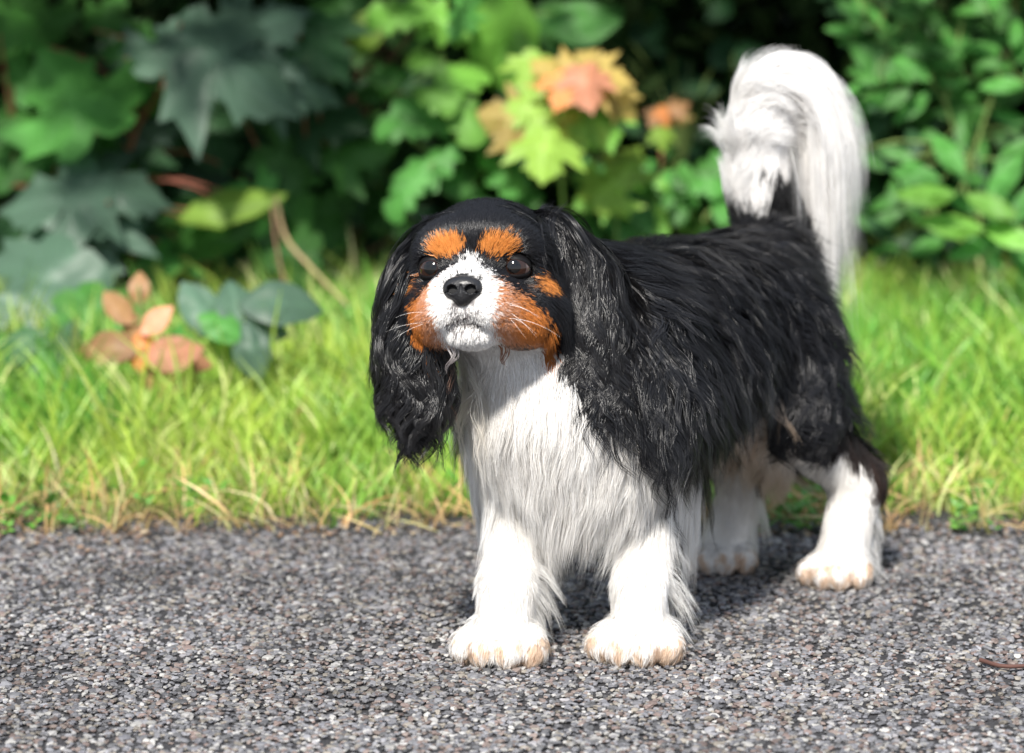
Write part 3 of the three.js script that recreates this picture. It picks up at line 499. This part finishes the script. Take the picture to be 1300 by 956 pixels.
// the furs; black and pale hair of a region are parts of their own
const F = {}, fur = (name) => F[name] ??= new Hair();
const Q = 1;   // share of the hair that is grown
{
  // face and skull: short, lying away from the nose
  const q = V(0, 0, 0), tip = V(0, -.008, .105), H = fur('head_fur');
  grow(H, Z.head, Math.round(35000 * Q), 12, (p, n, R) => {
    q.copy(p).applyMatrix4(HI);
    for (const e of eyeW) if (p.distanceTo(e) < .0127) return null;
    if (p.distanceTo(noseW) < .0165 && q.z > .085) return null;
    const c = headCoat(offP.set(p.x + (R() + R() - 1) * .005, p.y + (R() + R() - 1) * .005, p.z)), fl = q.clone().sub(tip), ax = Math.abs(q.x), back = clamp((.075 - q.z) / .09, 0, 1);
    fl.y *= q.y > 0 ? 1.2 : 1; if (ax > .04 && q.y < .06) fl.y -= .09 * (ax - .04) / .02;
    if (q.y < -.035) fl.y -= .05;
    const flow = fl.normalize().transformDirection(HR), below = q.y < -.055 && q.z < .035;
    let len = lerp(.0055, .022, back * back); if (ax < .022 && q.z > .06) len = .0045; if (ax > .045 && q.z < .03) len = lerp(len, .03, .6); if (q.y < -.043) len = .008; if (below) len = .04;
    if (c === TAN && q.y > .015) len = .0075; else if (c === TAN || q.y < -.03 && !isPale(c)) len = Math.min(len, .012);
    const pale = isPale(c), c0 = c === TAN ? mixc(TAN, [.40, .10, .015], .35) : c;
    return { n: 4, k: below ? 6 : 3, len, w: below ? .0005 : .00036, lay: below ? .8 : .78, grav: below ? .25 : .02, clump: .35, wave: below ? .003 : .0003, spread: .0018, flow, c0, c1: c === TAN ? [.58, .22, .05] : pale ? c : [.009, .009, .011], frizz: .12, lift: .0015 };
  });
}
{
  // ears: long wet waves
  const H = fur('ear_fur');
  grow(H, Z.ear, Math.round(900 * Q), 21, (p, n, R) => {
    const low = clamp((.40 - p.y) / .16, 0, 1), streak = p.y < .30 && p.y > .25 && (p.x < .0 ? p.x > -.058 : p.x < .056) && n.z > .2 && R() < .1;
    const flow = DOWN.clone().addScaledVector(V(p.x < 0.02 ? -1 : 1, 0, 0), .08);
    return { n: 21, k: 11, len: lerp(.085, .052, low), w: .0006, lay: n.y > .3 ? .99 : .94, grav: .32, clump: .9, wave: lerp(.0025, .0082, low), waves: 1.35, spread: .0065, flow, c0: BLACK, c1: streak ? [.30, .17, .12] : [.011, .0105, .0115], frizz: .05, lift: .003 };
  });
  // hair from the skull that runs into the ears
  const q = V(0, 0, 0);
  grow(fur('head_fur'), Z.head, Math.round(1700 * Q), 22, (p, n, R) => {
    q.copy(p).applyMatrix4(HI); if (q.z > .022 || q.y < -.02) return null; const ax = Math.abs(q.x); if (ax < .012) return null;
    const flow = V(Math.sign(q.x) * .8, -.6 - ax * 14, -.3).transformDirection(HR);
    return { n: 9, k: 8, len: lerp(.025, .06, clamp(ax / .055, 0, 1)), w: .0005, lay: .99, grav: .3, clump: .4, wave: .001, waves: 1, spread: .005, flow, c0: BLACK, c1: [.0095, .0095, .0115], frizz: .06, lift: .0025 };
  });
}
{
  // neck and throat
  grow(fur('chest_fur'), Z.neck, Math.round(900 * Q), 31, (p, n, R) => {
    const c = coat(p, n, Z.neck), pale = isPale(c); if (!pale) return null;
    return { n: 26, k: 7, len: .082, w: .00045, lay: .76, grav: .13, clump: .72, wave: .0085, waves: 1.3, spread: .008, flow: DOWN.clone().addScaledVector(DA, .25), c0: WHITE, c1: [.93, .9, .86] };
  });
  grow(fur('back_fur'), Z.neck, Math.round(900 * Q), 32, (p, n, R) => {
    const c = coat(p, n, Z.neck); if (isPale(c)) return null;
    return { n: 14, k: 8, len: .075, w: .0006, lay: .85, grav: .06, clump: .6, wave: .004, waves: 1.3, spread: .008, flow: DOWN.clone().addScaledVector(BACK, .7), c0: BLACK, c1: [.0105, .0105, .0125] };
  });
  // trunk
  grow(fur('back_fur'), Z.torso, Math.round(5200 * Q), 33, (p, n, R) => {
    const c = coat(offP.set(p.x + (R() - .5) * .016, p.y + (R() - .5) * .016, p.z), n, Z.torso); if (isPale(c)) return null; const [a, y] = toDog(p), thigh = a < -.28, w = noise3(p.x * 14, p.y * 14, p.z * 14);
    const flow = DOWN.clone().multiplyScalar(.9 + .2 * w).addScaledVector(BACK, thigh ? .45 + .3 * w : .18 + .3 * w).addScaledVector(DL, .25 * w);
    return { n: 14, k: 6, len: (a < -.16 && a > -.31 && y < .225 ? .032 : y > .3 ? .055 : a > -.03 ? .066 : a > -.12 ? .082 : .068) + .012 * w, w: .0006, lay: .86, grav: .05, clump: .62, wave: thigh ? .011 : .0085, waves: 1.1, spread: .008, flow, c0: BLACK, c1: c === BLACK ? [.0105, .0105, .0125] : c, lift: .003 };
  });
  grow(fur('chest_fur'), Z.torso, Math.round(5200 * Q), 34, (p, n, R) => {
    const c = coat(offP.set(p.x + (R() - .5) * .016, p.y + (R() - .5) * .016, p.z), n, Z.torso); if (!isPale(c)) return null; const [a, y, l] = toDog(p), belly = a < -.1;
    return { n: 26, k: 6, len: belly ? .075 : y < .175 ? .095 : .062, w: .00045, lay: .92, grav: .1, clump: belly ? .6 : .38, wave: belly ? .007 : .0028, waves: 1.1, spread: .008, flow: DOWN.clone().addScaledVector(BACK, .12).addScaledVector(DL, -.5 * l / .07 * .5), c0: WHITE, c1: belly ? [.66, .55, .42] : [.93, .91, .88], lift: .003 };
  });
  // cream fringe under the belly, wet curls at the throat and below the ears
  { const R = rng(61), p = V(0, 0, 0);
    for (let i = 0; i < 90; i++) { const t = R(); p.copy(dw(lerp(-.17, -.31, t), .19, (R() - .35) * .09)); for (let k = 0; k < 3; k++) { const e = field(p.x, p.y, p.z); p.addScaledVector(grad(p), -e); } const n = grad(p).clone(); if (n.y > .1) continue;
      lock(fur('chest_fur'), p, n, R, { n: 9, k: 7, len: .062, w: .0005, lay: .6, grav: .2, clump: .8, wave: .006, waves: .8, spread: .006, flow: DOWN.clone().addScaledVector(BACK, .5), c0: mixc(WHITE, CREAM, .4), c1: mixc(CREAM, [.4, .28, .17], R() * .8), frizz: .1, lift: .002 }); }
  }
  grow(fur('chest_fur'), Z.neck, Math.round(420 * Q), 62, (p, n, R) => { if (n.dot(DA) < .35 || p.y > .32 || !isPale(coat(p, n, Z.neck))) return null; return { n: 9, k: 9, len: .095, w: .0005, lay: .7, grav: .16, clump: .94, wave: .012, waves: 1.1, spread: .006, flow: DOWN.clone().addScaledVector(DL, (R() - .5) * 1.2), c0: WHITE, c1: [.9, .85, .76], lift: .008, frizz: .06 }; });
  grow(fur('ear_fur'), Z.ear, Math.round(300 * Q), 63, (p, n, R) => { if (p.y > .255) return null; return { n: 6, k: 10, len: .062, w: .0006, lay: .8, grav: .14, clump: .95, wave: .011, waves: 1.2, spread: .005, flow: DOWN.clone().addScaledVector(V(R() - .5, 0, 0), .8), c0: BLACK, c1: [.011, .0105, .0115], lift: .004, frizz: .08 }; });
  // legs
  for (const [zone, locks, seed] of [[Z.fleg, 1500, 41], [Z.hleg, 1500, 42]]) grow(fur('leg_fur'), zone, Math.round(locks * Q), seed, (p, n, R) => {
    const c = coat(p, n, zone), rear = -n.dot(DA), feather = rear > .25 && p.y < .16 && (zone === Z.fleg || p.y < .08 || R() < .3);
    return { n: 18, k: 4, len: feather ? (isPale(c) ? .05 : .026) : .02, w: .0004, lay: feather ? .7 : .93, grav: feather ? .14 : .1, clump: .45, wave: feather ? .004 : .0006, spread: .006, flow: DOWN.clone().addScaledVector(BACK, feather ? .5 : 0), c0: c, c1: isPale(c) ? [.93, .91, .88] : c, lift: .002 };
  });
  grow(fur('paw_fur'), Z.paw, Math.round(3000 * Q), 43, (p, n, R) => {
    if (p.y < .003) return null; const c = coat(p, n, Z.paw);
    return { n: 8, k: 4, len: .0095, w: .00042, lay: .9, grav: .06, clump: .5, wave: .0004, spread: .0035, flow: DOWN.clone().addScaledVector(fwdF, .7), c0: c, c1: c, lift: .0015, frizz: .12 };
  });
  // tail plume
  grow(fur('tail_fur'), Z.tail, Math.round(1500 * Q), 51, (p, n, R) => {
    const c = coat(p, n, Z.tail), pale = isPale(c); let best = 0, bd = 1; TP.forEach((t, i) => { const d = t.distanceTo(p); if (d < bd) { bd = d; best = i; } });
    const i = Math.min(best, TP.length - 2), tan = TP[i + 1].clone().sub(TP[i]).normalize(), tipw = best / 7;
    if (!pale) return { n: 16, k: 7, len: .032, w: .0006, lay: .8, grav: .06, clump: .6, wave: .002, spread: .007, flow: tan.clone().multiplyScalar(.8).addScaledVector(DOWN, .3), c0: BLACK, c1: [.0105, .0105, .0125] };
    return { n: 21, k: 10, len: tipw < .35 ? .045 : lerp(.06, .215, (tipw - .35) / .65), w: .0006, lay: tipw < .5 ? .985 : .9, grav: tipw < .35 ? (tipw < .2 ? .1 : .28) : lerp(.15, .5, smoothstep(tipw, .25, .6)), clump: .28, wave: .0025, waves: .8, spread: .009, flow: tan.clone().addScaledVector(V(1, 0, 0), tipw < .4 ? .24 : -.14 + (R() - .5) * .3).addScaledVector(V(0, 0, 1), (R() - .5) * .7), c0: WHITE, c1: [.94, .93, .92], lift: .003, frizz: .05 };
  });
}
{
  const R = rng(88), H = fur('whisker');
  for (let i = 0; i < 14; i++) { const s = i % 2 ? 1 : -1, p = hw(s * (.022 + .012 * R()), -.018 - .02 * R(), .066 + .012 * R()), d = V(s * (.8 + .3 * R()), -.1 - .5 * R() + .3 * (R() > .6), .25 + .3 * R()).transformDirection(HR), L = .028 + .035 * R(); for (let k = 0; k < 7; k++) { const t = k / 6; pts[k * 3] = p.x + d.x * L * t; pts[k * 3 + 1] = p.y + d.y * L * t - .35 * L * t * t; pts[k * 3 + 2] = p.z + d.z * L * t - .2 * L * t * t; } const c = R() < .3 ? BLACK : WHITE; H.add(pts, 7, .00017, 0, .2, 1, c, c); }
  const B = fur('beard_fur');
  for (const [x, y, dz, n, L] of [[574, 438, .108, 16, .03], [640, 443, .10, 14, .022]]) { const p = at(x, y, dz), nn = V((R() - .5) * .5, -.2, 1).normalize(); lock(B, p, nn, R, { n, k: 8, len: L, w: .0006, lay: .95, grav: .2, clump: .93, wave: .004, waves: .8, spread: .0055, flow: DOWN.clone().addScaledVector(V(1, 0, 0), .25 * (x > 620 ? 1 : -.2)), c0: x < 600 ? GREY : mixc(TAN, BROWN, .6), c1: [.06, .05, .05], frizz: .06 }); }
}
const dog = thing('dog', 'black, white and tan spaniel with long wavy ears and raised white tail', 'dog', dw(-.2, 0, 0));
const put = (name, g, m, parent = dog) => { const o = mesh(name, g, m, parent); if (parent === dog) o.position.copy(dog.position).negate(); return o; };
{
  const n = new Float32Array(skinP.count * 3), c = new Float32Array(skinP.count * 3), p = V(0, 0, 0), g = V(0, 0, 0);
  for (let i = 0; i < skinP.count; i++) { p.fromBufferAttribute(skinP, i); field(p.x, p.y, p.z); const z = zoneAt; grad(p, g); g.toArray(n, i * 3); const col = coat(p, g, z); for (let k = 0; k < 3; k++) c[i * 3 + k] = col[k] * .85; }
  skin.setAttribute('normal', new THREE.BufferAttribute(n, 3)); skin.setAttribute('color', new THREE.BufferAttribute(c, 3));
  put('body', skin, new THREE.MeshStandardMaterial({ vertexColors: true, roughness: .8 }));
}
for (const [name, H] of Object.entries(F)) { if (!H.count) continue; put(name, H.build(), ['chest_fur', 'tail_fur', 'paw_fur', 'leg_fur'].includes(name) ? paleMat : name === 'ear_fur' ? wetMat : furMat); }
// nose: leather pad with two nostrils
{
  const f = (x, y, z) => {
    const e = (cx, cy, cz, rx, ry, rz) => { const a = (x - cx) / rx, b = (y - cy) / ry, c = (z - cz) / rz, k = Math.sqrt(a * a + b * b + c * c), k1 = Math.hypot(a / rx, b / ry, c / rz); return k * (k - 1) / Math.max(k1, 1e-6); };
    const sm = (a, b, k) => { const h = Math.max(k - Math.abs(a - b), 0) / k; return Math.min(a, b) - h * h * k / 4; };
    const ax = Math.abs(x); let d = e(0, .0015, 0, .0135, .0085, .0085);
    const wing = (() => { const a = (ax - .0085) / .0062, b = (y + .001) / .0068, c = (z + .001) / .0075, k = Math.hypot(a, b, c), k1 = Math.hypot(a / .0062, b / .0068, c / .0075); return k * (k - 1) / Math.max(k1, 1e-6); })();
    d = sm(d, wing, .005); d = sm(d, e(0, -.0075, -.001, .006, .006, .007), .006);
    const a = (ax - .0070 - .12 * (y + .002)) / .0039, b = (y + .0012) / .0031, c = (z - .0075) / .0075, k = Math.hypot(a, b, c), hole = k * (k - 1) / Math.max(Math.hypot(a / .0039, b / .0031, c / .0075), 1e-6);
    d = Math.max(d, -sm(hole, hole, .001));
    const slot = Math.hypot((ax - .0115) / 1, (y + .0035) / .6) - .0016; if (z > .0) d = Math.max(d, -slot);
    d = Math.max(d, -(Math.hypot(x, (z - .0085) * .8) - .0011 - (y > .0 ? y * .2 : 0) * -1) - (y > .002 ? .004 : 0));
    return d + .00022 * noise3(x * 900, y * 900, z * 900);
  };
  const g = surfaceNet(f, V(-.018, -.017, -.012), V(.018, .015, .013), .0007, 3); g.computeVertexNormals();
  const m = mesh('nose', g, new THREE.MeshPhysicalMaterial({ color: lin(.012, .012, .0135), roughness: .38, specularIntensity: .8 }), dog);
  m.applyMatrix4(new THREE.Matrix4().makeTranslation(dog.position.clone().negate()).multiply(HM).multiply(new THREE.Matrix4().makeTranslation(0, -.010, .0885)).multiply(new THREE.Matrix4().makeRotationX(-.05)).multiply(new THREE.Matrix4().makeScale(1.12, 1.12, 1.1)));
}
// eyes with iris, pupil and lids
for (const e of EYE) {
  const s = Math.sign(e.x), m = new THREE.Matrix4().makeTranslation(dog.position.clone().negate()).multiply(HM).multiply(new THREE.Matrix4().makeTranslation(e.x, e.y, e.z)).multiply(new THREE.Matrix4().makeRotationY(s * .16));
  const wet = { roughness: .12, specularIntensity: .15, clearcoat: 1, clearcoatRoughness: .02 };
  const eye = mesh('eye', new THREE.SphereGeometry(ER, 40, 28), new THREE.MeshPhysicalMaterial({ color: lin(.09, .06, .055), ...wet }), dog); eye.applyMatrix4(m);
  const capg = (r, a) => { const g = new THREE.SphereGeometry(r, 36, 12, 0, Math.PI * 2, 0, a); g.rotateX(Math.PI / 2); g.rotateY(-s * .02); return g; };
  mesh('iris', capg(ER + .0002, .84), new THREE.MeshPhysicalMaterial({ color: lin(.020, .0075, .004), ...wet }), eye);
  mesh('pupil', capg(ER + .0004, .42), new THREE.MeshPhysicalMaterial({ color: lin(.003, .003, .003), ...wet }), eye);
  const lidMat = new THREE.MeshPhysicalMaterial({ color: lin(.005, .0045, .005), roughness: .55, specularIntensity: .35 });
  for (const up of [1, -1]) {
    const g = new THREE.PlaneGeometry(1, 1, 36, 12), P = g.attributes.position;
    for (let i = 0; i < P.count; i++) {
      const u = P.getX(i) * 2, v = P.getY(i) + .5, az = u * 1.35, edge = up > 0 ? lerp(.47, -.02, Math.pow(Math.abs(u), 1.9)) - .10 * u * s : lerp(-.50, -.02, Math.pow(Math.abs(u), 1.9)) - .10 * u * s, el = up > 0 ? lerp(edge, 1.0, v) : lerp(edge, -1.0, v), r = ER + .0004 + .0008 * (1 - v) * Math.sin(Math.min(v * 3, 1) * 1.57);
      P.setXYZ(i, r * Math.sin(az) * Math.cos(el), r * Math.sin(el), r * Math.cos(az) * Math.cos(el));
    }
    g.computeVertexNormals(); mesh('eyelid', g, lidMat, eye).material.side = THREE.DoubleSide;
  }
}
renderer.render(scene, camera);
